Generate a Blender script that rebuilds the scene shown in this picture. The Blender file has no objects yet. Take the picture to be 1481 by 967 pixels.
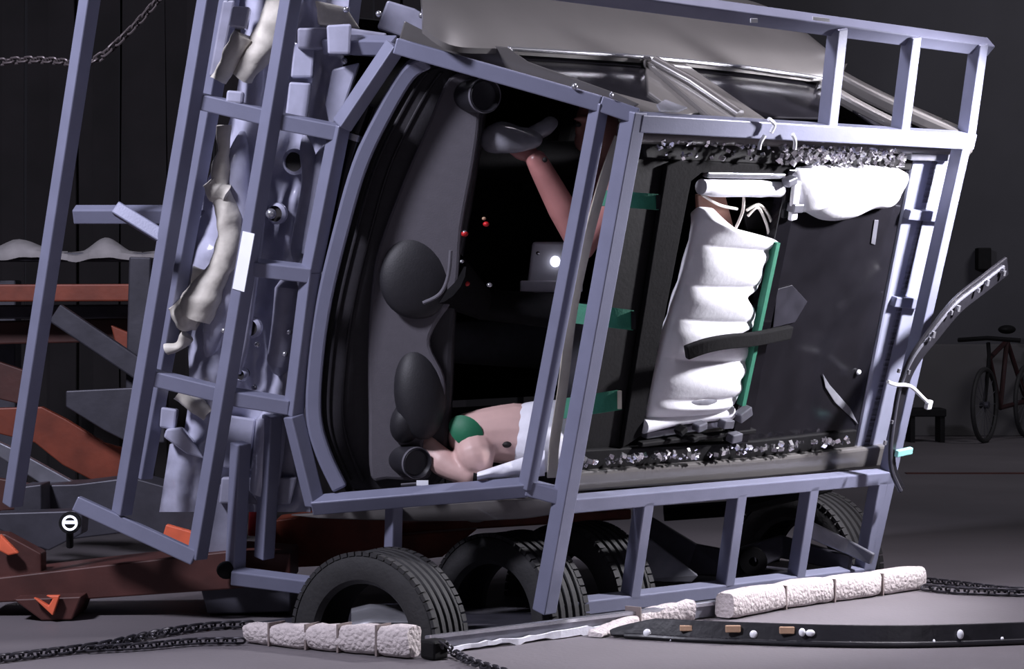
import bpy, bmesh, math, random
from mathutils import Vector as V, Matrix, noise
random.seed(7)
SC = bpy.context.scene
COL = SC.collection

# ------------------------------------------------------------------ camera
FPX, CX, CY, HC = 3400.0, 740.5, 483.5, 1.2
TH = math.atan2(43, FPX)
cam = bpy.data.cameras.new('camera'); camo = bpy.data.objects.new('camera', cam); COL.objects.link(camo)
cam.sensor_width = 36.0; cam.lens = 36.0 * FPX / 1481.0; cam.clip_end = 200
camo.location = (0, 0, HC); camo.rotation_euler = (math.pi / 2 - TH, 0, 0)
SC.camera = camo

# ------------------------------------------------------------------ world, lamps, exposure
w = bpy.data.worlds.new('hall_air'); SC.world = w; w.use_nodes = True
w.node_tree.nodes['Background'].inputs[0].default_value = (0.62, 0.60, 0.78, 1)
w.node_tree.nodes['Background'].inputs[1].default_value = 0.018
def area(name, loc, target, size, energy, col, spread=math.pi):
    l = bpy.data.lights.new(name, 'AREA'); l.energy = energy; l.size = size; l.color = col; l.spread = spread
    o = bpy.data.objects.new(name, l); COL.objects.link(o); o.location = loc
    o.rotation_euler = (V(target) - V(loc)).to_track_quat('-Z', 'Y').to_euler(); return o
area('hall_lamp_front_left', (-3.5, 5.7, 4.5), (-0.7, 8.4, 1.6), 0.7, 385, (0.85, 0.845, 1.0))
fl_ = bpy.data.lights.new('flood_lamp_right', 'SPOT'); fl_.energy = 820; fl_.shadow_soft_size = .1; fl_.color = (0.95, 0.93, 1.0)
fl_.spot_size = math.radians(78); fl_.spot_blend = .6
flo = bpy.data.objects.new('flood_lamp_right', fl_); COL.objects.link(flo); flo.location = (2.95, 9.35, 2.15)
flo.rotation_euler = (V((1.2, 9.45, 1.15)) - flo.location).to_track_quat('-Z', 'Y').to_euler()
area('hall_lamp_overhead', (2.4, 9.0, 6.2), (1.6, 8.7, 0.0), 1.0, 66, (0.95, 0.90, 1.0), math.radians(75))
area('wall_fill_far_right', (6.5, 16.0, 6.0), (3.6, 21.4, 1.8), 1.5, 130, (0.95, 0.93, 1.0))  # unseen fill light added to brighten the otherwise unlit back wall
area('hall_lamp_front_right', (3.0, 3.0, 4.5), (1.4, 8.6, 0.0), 1.6, 18, (0.93, 0.88, 1.0))
SC.view_settings.view_transform = 'Standard'; SC.view_settings.look = 'None'
SC.view_settings.gamma = 1; SC.view_settings.use_curve_mapping = False
SC.view_settings.exposure = 0.0

# ------------------------------------------------------------------ measuring: picture point -> point on a plane of the car
def ray(px, py):
    x = (px - CX) / FPX; y = -(py - CY) / FPX
    c, s = math.cos(TH), math.sin(TH)
    return V((x, c + y * s, -s + y * c)) / (c + y * s)
O = V((0, 0, HC))
def at(px, py, Y): return O + ray(px, py) * Y
B = V((.712, .702, .009)).normalized()          # car: towards the tail
L = V((.194, -.209, .959)); L = (L - B * L.dot(B)).normalized()   # car: towards its upper flank
U = V((.675, -.681, -.285)); U = (U - B * U.dot(B)); U = (U - L * U.dot(L)).normalized()  # car: towards its roof
P0 = at(920, 160, 8.35)
W = (U + .87 * B).normalized(); NF = W.cross(L).normalized()
def onp(px, py, P, N):
    r = ray(px, py); return O + r * ((P - O).dot(N) / r.dot(N))
def pF(px, py, off=0): return onp(px, py, P0 + V((0, off, 0)), NF)   # windscreen and bulkhead plane
def pR(px, py, off=0): return onp(px, py, P0 - U * off, U)          # roof plane
TS = (-U * .95 + L * .25).normalized(); NS = B.cross(TS).normalized()
def pS(px, py, off=0):
    n = NS if NS.dot(L) > 0 else -NS
    return onp(px, py, P0 - U * .07 + n * (-off), NS)
def pG(px, py, z=0):
    r = ray(px, py); return O + r * ((z - HC) / r.z)
def C(b, l, u): return P0 + B * b + L * l + U * u
Y1 = V((0, 1, 0))

# ------------------------------------------------------------------ materials
def lin(c):
    c /= 255.0
    return c / 12.92 if c <= .04045 else ((c + .055) / 1.055) ** 2.4
MATS = {}
def mat(name, rgb, rough=.5, metal=0, var=.15, scale=18, bump=.0, bscale=60, emit=0, spec=.5, trans=0, coat=0):
    m = bpy.data.materials.new(name); m.use_nodes = True; nt = m.node_tree; n = nt.nodes; k = nt.links
    b = n['Principled BSDF']; c = [lin(x) for x in rgb]
    tc = n.new('ShaderNodeTexCoord')
    nz = n.new('ShaderNodeTexNoise'); nz.inputs['Scale'].default_value = scale; nz.inputs['Detail'].default_value = 5
    k.new(tc.outputs['Object'], nz.inputs['Vector'])
    cr = n.new('ShaderNodeValToRGB')
    cr.color_ramp.elements[0].position = .3; cr.color_ramp.elements[1].position = .7
    cr.color_ramp.elements[0].color = [x * (1 - var) for x in c] + [1]
    cr.color_ramp.elements[1].color = [min(1, x * (1 + var)) for x in c] + [1]
    k.new(nz.outputs['Fac'], cr.inputs['Fac']); k.new(cr.outputs['Color'], b.inputs['Base Color'])
    b.inputs['Roughness'].default_value = rough; b.inputs['Metallic'].default_value = metal
    b.inputs['Specular IOR Level'].default_value = spec
    b.inputs['Transmission Weight'].default_value = trans
    b.inputs['Coat Weight'].default_value = coat
    if bump:
        n2 = n.new('ShaderNodeTexNoise'); n2.inputs['Scale'].default_value = bscale; n2.inputs['Detail'].default_value = 4
        k.new(tc.outputs['Object'], n2.inputs['Vector'])
        bp = n.new('ShaderNodeBump'); bp.inputs['Strength'].default_value = bump; bp.inputs['Distance'].default_value = .01
        k.new(n2.outputs['Fac'], bp.inputs['Height']); k.new(bp.outputs['Normal'], b.inputs['Normal'])
    if emit:
        b.inputs['Emission Color'].default_value = c + [1]; b.inputs['Emission Strength'].default_value = emit
    MATS[name] = m; return m
mat('cage', (126, 128, 150), .42, .15, .06, 9, .04, 120)
mat('cage_bright', (165, 168, 190), .35, .4, .06, 9)
mat('primer', (176, 177, 198), .2, .0, .12, 14, .18, 14, coat=.6)
mat('primer_dull', (146, 146, 164), .4, .0, .15, 14, .08, 22)
mat('cream', (205, 200, 190), .55, 0, .18, 16, .25, 28)
mat('body', (104, 101, 100), .3, .2, .06, 5, coat=.5)
mat('body_trim', (205, 205, 212), .15, .8, .05)
mat('black', (17, 16, 18), .7, 0, .25, 20, .1, 60, spec=.2)
mat('cover', (150, 146, 148), .9, 0, .2, 9, .3, 20)
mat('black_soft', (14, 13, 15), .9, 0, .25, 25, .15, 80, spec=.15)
mat('bike_red', (46, 22, 24), .5)
mat('cloud', (44, 43, 50), .3, 0, .3, 12)
mat('black_gloss', (20, 19, 23), .12, 0, .2, 12)
mat('glass_dark', (24, 23, 27), .16, 0, .25, 6, .04, 9)
mat('dash', (88, 85, 92), .6, 0, .05, 30, .1, 200)
mat('dash_dark', (30, 29, 34), .6, 0, .12, 30, .08, 160)
mat('dash_pad', (40, 38, 43), .55, 0, .15, 30, .1, 120)
mat('vent', (36, 35, 40), .4, 0, .1)
mat('vent_ring', (120, 118, 126), .3, .3, .1)
mat('airbag', (232, 232, 238), .75, 0, .03, 14, .15, 35)
mat('crumb', (235, 228, 245), .1, .85, .4, 60)
mat('green', (38, 112, 88), .7, 0, .1, 30, .15, 120)
mat('green_paint', (22, 104, 72), .6, 0, .1, 20)
mat('skin_pale', (206, 172, 166), .5, 0, .06, 14)
mat('skin_red', (186, 128, 124), .33, 0, .1, 12)
mat('skin_brown', (140, 96, 88), .5, 0, .15, 10)
mat('hole', (18, 12, 14), .7)
mat('white_cloth', (222, 222, 232), .8, 0, .05, 20, .3, 30)
mat('cloth_grey', (70, 70, 76), .85, 0, .1, 30, .2, 60)
mat('film', (128, 128, 136), .18, .0, .25, 12, .3, 14)
mat('white', (235, 236, 242), .5, 0, .03)
mat('paper', (240, 242, 250), .6, 0, .02)
mat('strap_cream', (186, 180, 164), .55, 0, .08, 20)
mat('orange', (122, 56, 38), .5, .1, .3, 7, .08, 30)
mat('orange_dark', (74, 40, 36), .55, .1, .25, 7, .08, 30)
mat('orange_bright', (225, 105, 72), .5, 0, .1)
mat('red', (150, 34, 40), .5, 0, .15)
mat('steel_dark', (66, 65, 74), .5, .4, .2, 10, .08, 30)
mat('steel', (128, 128, 138), .38, .6, .15, 14, .06, 40)
mat('alloy', (190, 190, 198), .25, .8, .1)
mat('chain', (62, 60, 66), .45, .6, .3, 60)
mat('chain_pale', (96, 88, 90), .45, .5, .3, 60)
mat('rubber', (34, 33, 35), .75, 0, .2, 24, .2, 70)
mat('tread', (40, 39, 41), .8, 0, .2, 24, .2, 70)
mat('pad', (190, 180, 180), .85, 0, .1, 45, .6, 95)
mat('pad_seam', (120, 108, 106), .9, 0, .15)
mat('strip', (34, 33, 38), .35, 0, .3, 9, .1, 40)
mat('tan', (176, 142, 116), .6)
mat('wall_grey', (66, 65, 70), .85, 0, .12, 1.3, .05, 30)
mat('wall_lower', (78, 76, 78), .85, 0, .12, 1.3, .05, 30)
mat('curtain', (24, 20, 23), .9, 0, .35, 3, .1, 40)
mat('copper', (120, 84, 72), .5, 0, .2)
mat('wire', (205, 198, 190), .4)
mat('led', (235, 238, 255), .3, emit=1.6)
mat('case', (205, 203, 212), .5, 0, .05)
mat('tag_red', (190, 30, 34), .4)
mat('cyan', (150, 215, 212), .5)

def floor_mat():
    m = mat('floor', (98, 93, 97), .62, 0, .16, .9, .12, 50)
    return m
floor_mat()
def dimple(m):
    nt = m.node_tree; b = nt.nodes['Principled BSDF']; vo = nt.nodes.new('ShaderNodeTexVoronoi'); vo.inputs['Scale'].default_value = 62
    tc = nt.nodes.new('ShaderNodeTexCoord'); nt.links.new(tc.outputs['Object'], vo.inputs['Vector'])
    bp = nt.nodes.new('ShaderNodeBump'); bp.inputs['Strength'].default_value = .6; bp.inputs['Distance'].default_value = .008; bp.invert = True
    nt.links.new(vo.outputs['Distance'], bp.inputs['Height'])
    for l in list(b.inputs['Normal'].links): nt.links.new(l.from_socket, bp.inputs['Normal'])
    nt.links.new(bp.outputs['Normal'], b.inputs['Normal'])
dimple(MATS['pad'])

# ------------------------------------------------------------------ mesh building
class M:
    def __init__(s): s.v = []; s.f = []
    def add(s, vs, fs):
        o = len(s.v); s.v += [V(x) for x in vs]; s.f += [tuple(i + o for i in q) for q in fs]; return s
    def box(s, c, ax, ay, az):
        vs = [c + ax * i + ay * j + az * k for k in (-1, 1) for j in (-1, 1) for i in (-1, 1)]
        return s.add(vs, [(0, 2, 3, 1), (4, 5, 7, 6), (0, 1, 5, 4), (2, 6, 7, 3), (0, 4, 6, 2), (1, 3, 7, 5)])
    def bar(s, p, q, wd, hg=None, ref=None):
        hg = hg or wd; d = (q - p).normalized(); ref = ref or U
        a = (ref - d * ref.dot(d))
        if a.length < 1e-3: a = (B - d * B.dot(d))
        a.normalize(); b = d.cross(a)
        return s.box((p + q) / 2, d * ((q - p).length / 2), a * (wd / 2), b * (hg / 2))
    def prism(s, pts, vec):
        n = len(pts); vs = list(pts) + [p + vec for p in pts]
        fs = [tuple(range(n)), tuple(range(2 * n - 1, n - 1, -1))] + [(i, i + n, (i + 1) % n + n, (i + 1) % n) for i in range(n)]
        return s.add(vs, fs)
    def tube(s, pts, rad, n=10, ref=None, sy=1.0):
        pts = [V(p) for p in pts]; k = len(pts)
        rad = rad if isinstance(rad, (list, tuple)) else [rad] * k
        vs = []; fs = []; a0 = None
        for i, p in enumerate(pts):
            t = (pts[min(i + 1, k - 1)] - pts[max(i - 1, 0)]).normalized()
            a = (ref or a0 or (V((0, 0, 1)) if abs(t.z) < .9 else V((1, 0, 0)))); a = (a - t * a.dot(t)).normalized(); a0 = a
            b = t.cross(a)
            for j in range(n):
                an = 2 * math.pi * j / n; vs.append(p + a * (math.cos(an) * rad[i]) + b * (math.sin(an) * rad[i] * sy))
        for i in range(k - 1):
            for j in range(n): fs.append((i * n + j, i * n + (j + 1) % n, (i + 1) * n + (j + 1) % n, (i + 1) * n + j))
        fs.append(tuple(range(n - 1, -1, -1))); fs.append(tuple(range((k - 1) * n, k * n)))
        return s.add(vs, fs)
    def ribbon(s, pts, wd, th, ref):
        pts = [V(p) for p in pts]; k = len(pts); vs = []; fs = []
        for i, p in enumerate(pts):
            t = (pts[min(i + 1, k - 1)] - pts[max(i - 1, 0)]).normalized()
            r = ref(i) if callable(ref) else ref
            a = (r - t * r.dot(t)).normalized(); b = t.cross(a)
            w_ = wd[i] if isinstance(wd, list) else wd
            vs += [p + a * w_ / 2 + b * th / 2, p - a * w_ / 2 + b * th / 2, p - a * w_ / 2 - b * th / 2, p + a * w_ / 2 - b * th / 2]
        for i in range(k - 1):
            for j in range(4): fs.append((i * 4 + j, i * 4 + (j + 1) % 4, i * 4 + 4 + (j + 1) % 4, i * 4 + 4 + j))
        fs += [(3, 2, 1, 0), (4 * k - 4, 4 * k - 3, 4 * k - 2, 4 * k - 1)]
        return s.add(vs, fs)
    def ball(s, c, ax, ay, az, nu=16, nv=10):
        vs = [c + az]; fs = []
        for i in range(1, nv):
            ph = math.pi * i / nv
            for j in range(nu):
                t = 2 * math.pi * j / nu
                vs.append(c + ax * (math.sin(ph) * math.cos(t)) + ay * (math.sin(ph) * math.sin(t)) + az * math.cos(ph))
        vs.append(c - az)
        for j in range(nu): fs.append((0, 1 + j, 1 + (j + 1) % nu))
        for i in range(nv - 2):
            for j in range(nu):
                a = 1 + i * nu
                fs.append((a + j, a + nu + j, a + nu + (j + 1) % nu, a + (j + 1) % nu))
        a = 1 + (nv - 2) * nu
        for j in range(nu): fs.append((a + j, len(vs) - 1, a + (j + 1) % nu))
        return s.add(vs, fs)
    def lathe(s, c, axis, prof, n=40, closed=True):
        axis = axis.normalized(); a = V((0, 0, 1)) if abs(axis.z) < .9 else V((1, 0, 0))
        a = (a - axis * a.dot(axis)).normalized(); b = axis.cross(a); k = len(prof); vs = []; fs = []
        for j in range(n):
            t = 2 * math.pi * j / n; d = a * math.cos(t) + b * math.sin(t)
            for (r, x) in prof: vs.append(c + d * r + axis * x)
        for j in range(n):
            for i in range(k if closed else k - 1):
                i2 = (i + 1) % k; j2 = (j + 1) % n
                fs.append((j * k + i, j * k + i2, j2 * k + i2, j2 * k + i))
        return s.add(vs, fs)
    def grid(s, fn, nu, nv, thick):
        vs = [V(fn(i / nu, j / nv)) for i in range(nu + 1) for j in range(nv + 1)]
        N = len(vs); r = nv + 1
        vs += [p + thick for p in vs]
        fs = []
        for i in range(nu):
            for j in range(nv):
                q = (i * r + j, i * r + j + 1, (i + 1) * r + j + 1, (i + 1) * r + j)
                fs.append(q); fs.append(tuple(x + N for x in reversed(q)))
        rim = [j for j in range(nv + 1)] + [i * r + nv for i in range(1, nu + 1)] + [nu * r + j for j in range(nv - 1, -1, -1)] + [i * r for i in range(nu - 1, 0, -1)]
        for a, b in zip(rim, rim[1:] + rim[:1]): fs.append((a, a + N, b + N, b))
        return s.add(vs, fs)
BASE = {}
def finish(me, smooth):
    bm = bmesh.new(); bm.from_mesh(me); bmesh.ops.recalc_face_normals(bm, faces=bm.faces); bm.to_mesh(me); bm.free()
    if smooth:
        for p in me.polygons: p.use_smooth = True
        me.set_sharp_from_angle(angle=math.radians(smooth if smooth is not True else 40))
def obj(name, m, material, parent=None, smooth=False, bevel=0, label=None, kind=None, base=None):
    if parent is not None: base = BASE[parent.name]
    elif base is None:
        xs = [v.x for v in m.v]; ys = [v.y for v in m.v]; zs = [v.z for v in m.v]
        base = V(((min(xs) + max(xs)) / 2, (min(ys) + max(ys)) / 2, min(zs)))
    me = bpy.data.meshes.new(name); me.from_pydata([v - base for v in m.v], [], m.f); finish(me, smooth)
    o = bpy.data.objects.new(name, me); COL.objects.link(o); me.materials.append(MATS[material])
    if parent is not None: o.parent = parent
    else: o.location = base
    BASE[o.name] = base
    if bevel:
        b = o.modifiers.new('bevel', 'BEVEL'); b.width = bevel; b.segments = 2; b.limit_method = 'ANGLE'; b.angle_limit = math.radians(40)
    if label: o['label'] = label
    if kind: o['kind'] = kind
    return o
def tag(o, label, cat, group=None):
    o['label'] = label; o['category'] = cat
    if group: o['group'] = group
    return o
def thing(name, label, cat, loc, group=None):
    o = bpy.data.objects.new(name, None); COL.objects.link(o); o.location = loc; o.empty_display_size = .1
    BASE[o.name] = V(loc); return tag(o, label, cat, group)
def spline(pts, n=6, closed=False):
    P = [V(p) if len(p) == 3 else V((p[0], p[1], 0)) for p in pts]; k = len(P); out = []
    rng = range(k) if closed else range(k - 1)
    for i in rng:
        g = (lambda j: P[j % k]) if closed else (lambda j: P[max(0, min(k - 1, j))])
        a, b, c, d = g(i - 1), g(i), g(i + 1), g(i + 2)
        for q in range(n):
            t = q / n
            out.append(.5 * ((2 * b) + (c - a) * t + (2 * a - 5 * b + 4 * c - d) * t * t + (3 * b - a - 3 * c + d) * t ** 3))
    if not closed: out.append(P[-1])
    return out
def slab(name, px, fn, off, thick, material, parent, smooth_poly=0, bevel=.004, **kw):
    if smooth_poly: px = [(p.x, p.y) for p in spline(px, smooth_poly, True)]
    pts = [fn(x, y, off) for x, y in px]
    return obj(name, M().prism(pts, thick), material, parent, bevel=bevel, **kw)

# ================================================================== SETTING
m = M(); n = 24
def fl(a, b): return V((-9 + 20 * a, 3 + 19 * b, 0))
o = obj('floor', M().grid(fl, 30, 30, V((0, 0, -.1))), 'floor', kind='structure')
def wl(a, b): return V((-.9 + 11 * a, 21.5, 6.5 * b))
o = obj('wall_back', M().grid(wl, 4, 4, V((0, .15, 0))), 'wall_grey', kind='structure')
wp = o
obj('lower_panel', M().box(V((5.0, 21.48, .42)), V((4.9, 0, 0)), V((0, .03, 0)), V((0, 0, .42))), 'wall_lower', wp, bevel=.01)
obj('floor_stripe', M().box(V((5.0, 16.7, .003)), V((2.2, 0, 0)), V((0, .05, 0)), V((0, 0, .003))), 'orange_dark', BASE and bpy.data.objects['floor'])
o = obj('wall_left', M().box(V((-6.2, 10, 3)), V((.1, 0, 0)), V((0, 8, 0)), V((0, 0, 3))), 'curtain', kind='structure')
# hanging curtain strips
cu = thing('strip_curtain', 'dark vertical strip curtain hanging behind the orange rig', 'curtain', (-2.4, 13.4, .1))
for i in range(44):
    x = -6.0 + i * .132
    mm = M()
    pts = [V((x + .012 * math.sin(i * 1.7 + k * .8), 13.4 + .035 * (i % 2) + .01 * math.sin(k + i), .1 + 5.4 * k / 6)) for k in range(7)]
    mm.ribbon(pts, .125 + .02 * ((i * 7) % 3), .012, V((math.cos(.35 * math.sin(i * 2.1)), math.sin(.35 * math.sin(i * 2.1)), 0)))
    obj('curtain_strip', mm, 'curtain', cu)
obj('curtain_rail', M().bar(V((-6.1, 13.42, 5.53)), V((0.0, 13.42, 5.53)), .08), 'steel_dark', cu)

# ================================================================== TEST RIG (orange) behind and under the car
rig = thing('rollover_rig', 'orange steel rig of heavy beams standing behind the blue-grey cage', 'test rig', pG(150, 880) + V((0, 1.2, 0)))
def beam(name, a, b, Y, hpx, mt, dep=.14, Yb=None):
    p = at(a[0], a[1], Y); q = at(b[0], b[1], Yb or Y); h = hpx / FPX * Y
    return obj(name, M().bar(p, q, h, dep, V((0, 0, 1))), mt, rig, bevel=.008)
beam('cross_beam', (-60, 424), (212, 423), 11.2, 25, 'orange')
beam('cross_beam', (-60, 451), (218, 450), 11.35, 20, 'steel_dark')
beam('cross_beam', (-60, 482), (212, 476), 11.5, 34, 'orange_dark')
beam('post', (206, 372), (200, 600), 11.05, 32, 'steel_dark')
beam('brace', (80, 452), (240, 560), 10.9, 30, 'steel_dark', .05)
beam('brace', (-20, 372), (300, 372), 11.6, 12, 'steel_dark', .25)
for x_, y0, y1, Y in [(14, 405, 742, 11.7), (208, 372, 742, 11.7)]: beam('upright', (x_, y0), (x_, y1), Y, 26, 'steel_dark')
def plate(name, px, Y, mt, th=.05, **k):
    return obj(name, M().prism([at(x, y, Y) for x, y in px], V((0, th, 0))), mt, rig, bevel=.006, **k)
plate('orange_panel', [(160, 470), (232, 500), (215, 560), (175, 530)], 11.2, 'orange')
plate('orange_panel', [(-10, 520), (34, 535), (32, 585), (-10, 575)], 11.2, 'orange_dark')
plate('orange_panel', [(-10, 590), (60, 588), (95, 606), (150, 640), (185, 650), (182, 688), (132, 694), (90, 672), (50, 640), (-10, 625)], 10.9, 'orange')
plate('deck_plate', [(95, 565), (240, 558), (238, 640), (190, 642), (150, 622), (95, 588)], 10.7, 'steel_dark')
plate('kick_strip', [(-10, 635), (22, 650), (112, 700), (108, 712), (60, 700), (-10, 655)], 10.6, 'steel')
plate('deck_plate', [(30, 702), (110, 700), (190, 690), (300, 720), (300, 790), (180, 770), (20, 790)], 10.4, 'steel_dark', .3)
plate('orange_panel', [(-10, 690), (45, 700), (40, 735), (-10, 740)], 10.5, 'orange_dark')
plate('side_beam', [(-30, 838), (140, 818), (345, 795), (420, 800), (420, 842), (330, 852), (130, 866), (-30, 872)], 9.02, 'orange_dark', .35)
plate('foot', [(18, 866), (118, 862), (104, 896), (60, 897)], 8.9, 'orange_dark', .3)
plate('foot', [(290, 850), (420, 842), (420, 885), (300, 888)], 9.05, 'steel_dark', .3)
plate('bracket', [(-30, 768), (8, 772), (60, 800), (60, 840), (-30, 846)], 9.06, 'orange_dark', .1)
plate('bracket', [(20, 705), (60, 700), (60, 800), (20, 800)], 10.2, 'steel_dark', .2)
plate('gusset', [(0, 772), (27, 800), (12, 803), (-2, 796)], 9.0, 'orange_bright', .03)
tri = plate('gusset', [(66, 861), (86, 861), (76, 890), (48, 864), (54, 866), (70, 876), (76, 866)], 8.86, 'orange_bright', .03)
plate('dark_cover', [(-10, 742), (120, 738), (118, 772), (70, 796), (60, 792), (40, 790), (-10, 760)], 9.95, 'steel_dark', .15)
plate('orange_box', [(398, 752), (470, 742), (560, 752), (560, 790), (470, 818), (392, 822)], 9.5, 'orange', .25)
beam('long_beam', (480, 768), (905, 742), 9.7, 16, 'orange', .1, 10.4)
plate('orange_box', [(560, 775), (690, 765), (640, 805), (560, 815)], 9.7, 'orange', .1)
plate('red_block', [(360, 738), (378, 738), (376, 775), (358, 775)], 9.4, 'red', .08)
plate('red_block', [(312, 732), (338, 732), (335, 762), (312, 760)], 9.4, 'red', .08)
plate('orange_panel', [(240, 758), (282, 770), (278, 792), (235, 775)], 10.3, 'orange_bright', .05)
# ring lamp
rl = thing('ring_lamp', 'small glowing white ring lamp low in front of the orange rig', 'lamp', at(100, 772, 9.6))
obj('ring', M().lathe(at(101, 756, 9.6), V((.1, -1, 0)), [(.027 + .0045 * math.cos(t), .0045 * math.sin(t)) for t in [k * math.pi / 4 for k in range(8)]], 28), 'led', rl, smooth=True)
obj('back_plate', M().lathe(at(101, 756, 9.63), V((.1, -1, 0)), [(.0001, 0), (.045, 0), (.045, -.03), (.0001, -.03)], 24), 'black', rl)
obj('centre_bar', M().bar(at(92, 755, 9.59), at(110, 755, 9.59), .012, .01, V((0, 0, 1))), 'led', rl)
obj('stalk', M().tube([at(101, 758, 9.68), at(101, 772, 9.72), at(101, 790, 9.75)], .015, 8), 'black', rl)
# padded covers on the rear beam
for i, (x0, x1, hgt, lab) in enumerate([(-60, 98, 18, 'white padded cover bundled on the dark beam, leftmost of three'),
                                        (98, 205, 20, 'white padded cover bundled on the dark beam, middle of three'),
                                        (205, 330, 16, 'white padded cover bundled on the dark beam, rightmost, behind the cage post')]):
    def cv(a, b, x0=x0, x1=x1, hgt=hgt, i=i):
        x = x0 + (x1 - x0) * a
        hump = hgt * max(.22, math.exp(-((a - .52) / .26) ** 2)) * math.sin(math.pi * b) ** .7
        return at(x, 366 + 3 * math.sin(7 * a + i) - hump + 2 * noise.noise(V((x * .05, b * 3, i))), 11.45 + .3 * b)
    o = obj('padded_cover', M().grid(cv, 18, 8, V((0, 0, -.03))), 'cover', smooth=60)
    tag(o, lab, 'cover', 'padded covers on the rear beam')

# ================================================================== DECK AND TYRES UNDER THE CAR
dk = thing('test_deck', 'low grey metal deck lying on the floor under the tipped car', 'platform', pG(640, 940))
ca, cb = pG(618, 946), pG(1335, 852)
dB = (cb - ca).normalized(); dN = V((-dB.y, dB.x, 0))
zt = .022
def deckp(s, t, z=0): return ca + dB * s + dN * t + V((0, 0, z))
obj('deck_plate', M().prism([deckp(.02, .02, .0), deckp(2.85, .02, 0), deckp(2.85, 1.25, 0), deckp(.02, 1.0, 0)], V((0, 0, zt - .01))), 'steel_dark', dk, bevel=.004)
obj('edge_rail', M().bar(deckp(0, 0, zt + .012), deckp(1.45, 0, zt + .012), .03, .06, dN), 'steel', dk, bevel=.004)
obj('edge_lip', M().bar(deckp(0, -.018, .062), deckp(1.45, -.018, .055), .012, .012, dN), 'alloy', dk)
obj('torn_tape', M().ribbon([deckp(s, -.03 - .015 * noise.noise(V((s * 9, 0, 0))), .016 + .014 * noise.noise(V((s * 14, 3, 0)))) for s in [k * .035 for k in range(24)]], [.014 + .03 * max(0, noise.noise(V((k * .5, 9, 1)))) + .012 * (k > 15) for k in range(24)], .014, V((0, 0, 1))), 'white_cloth', dk)

def tyre(label, px, Y, yaw, R=.315, wd=.22):
    axis = V((math.sin(yaw), math.cos(yaw), 0)); fd = V((math.cos(yaw), -math.sin(yaw), 0)); c = V((at(px, 900, Y).x, Y, .0))
    t = thing('tyre', label, 'tyre', c, 'half tyres under the car')
    h = wd / 2; r0 = R * .64
    prof = [(r0, -h * .8), (r0 * 1.08, -h), (R * .82, -h * 1.08), (R * .95, -h * .95), (R, -h * .72)]
    for k in range(4):
        x = -h * .72 + (k + .5) * h * 1.44 / 4
        prof += [(R, x - h * .10), (R * .965, x - h * .06), (R * .965, x + h * .02), (R, x + h * .06)]
    prof += [(R, h * .72), (R * .95, h * .95), (R * .82, h * 1.08), (r0 * 1.08, h), (r0, h * .8), (r0 * 1.05, h * .7), (R * .88, h * .6), (R * .88, -h * .6), (r0 * 1.05, -h * .7)]
    k = len(prof); n = 40; vs = []; fs = []; up = V((0, 0, 1))
    for j in range(n + 1):
        an = math.pi * j / n; d = fd * math.cos(an) + up * math.sin(an)
        vs += [c + d * r_ + axis * x for r_, x in prof]
    for j in range(n):
        for i in range(k): fs.append((j * k + i, j * k + (i + 1) % k, (j + 1) * k + (i + 1) % k, (j + 1) * k + i))
    fs += [tuple(range(k)), tuple(range(n * k, (n + 1) * k))]
    obj('casing', M().add(vs, fs), 'rubber', t, smooth=35)
    blk = M()
    for q in range(30):
        an = math.pi * (q + .5) / 30; d = fd * math.cos(an) + up * math.sin(an); tg = axis.cross(d)
        for s_ in (-1, 1): blk.box(c + d * (R * .985) + axis * (s_ * h * .84), d * .007, tg * (R * .042), axis * (h * .12))
    obj('tread_blocks', blk, 'tread', t, kind='stuff')
    return t
ty = tyre('dark tyre arch at the near left corner, just behind the white padding', 548, 8.48, .55)
tyre('dark tyre arch in the middle, left of the long slanted cage tube', 735, 9.05, .75, .325)
tyre('dark tyre arch right of the long slanted cage tube', 838, 9.45, .8, .325)
tyre('grooved tyre arch at the right end behind the lower cage rungs', 1165, 10.75, .75, .345, .25)
obj('bent_panel', M().grid(lambda a, b: at(508 + 88 * a, 874 + 26 * b + 22 * max(0, .3 - a), 8.4 + .05 * math.cos(math.pi * b)), 10, 6, V((0, .03, 0))), 'alloy', ty, smooth=60, label='bent silver metal piece inside the tyre')
# axle and suspension bits under the car
sa = thing('suspension_arm', 'grey pressed steel suspension arm seen behind the lower cage rungs', 'car part', pG(1000, 845) + V((0, .7, 0)))
obj('arm', M().ribbon([at(930, 770, 10.2), at(1000, 808, 10.2), at(1060, 815, 10.15), at(1130, 790, 10.3), at(1230, 815, 10.1)], [.16, .14, .12, .1, .07], .04, V((0, 0, 1))), 'steel_dark', sa, bevel=.008)
obj('link_rod', M().tube([at(960, 742, 10.4), at(1060, 735, 10.4), at(1200, 700, 10.5)], .035, 8), 'black', sa, smooth=True)
obj('side_arm', M().ribbon([at(1170, 765, 10.1), at(1225, 790, 10.1), at(1262, 808, 10.05)], [.07, .06, .05], .03, V((0, 0, 1))), 'steel', sa, bevel=.006)
obj('bush', M().lathe(at(1090, 812, 10.1), V((0, 1, 0)), [(.02, 0), (.06, 0), (.06, .08), (.02, .08)], 18), 'black', sa, smooth=40)
obj('arm_plate', M().prism([at(905, 840, 9.9), at(935, 775, 9.95), at(1010, 832, 9.9), at(1000, 842, 9.9)], V((0, .05, 0))), 'steel', sa, bevel=.005)

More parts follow.
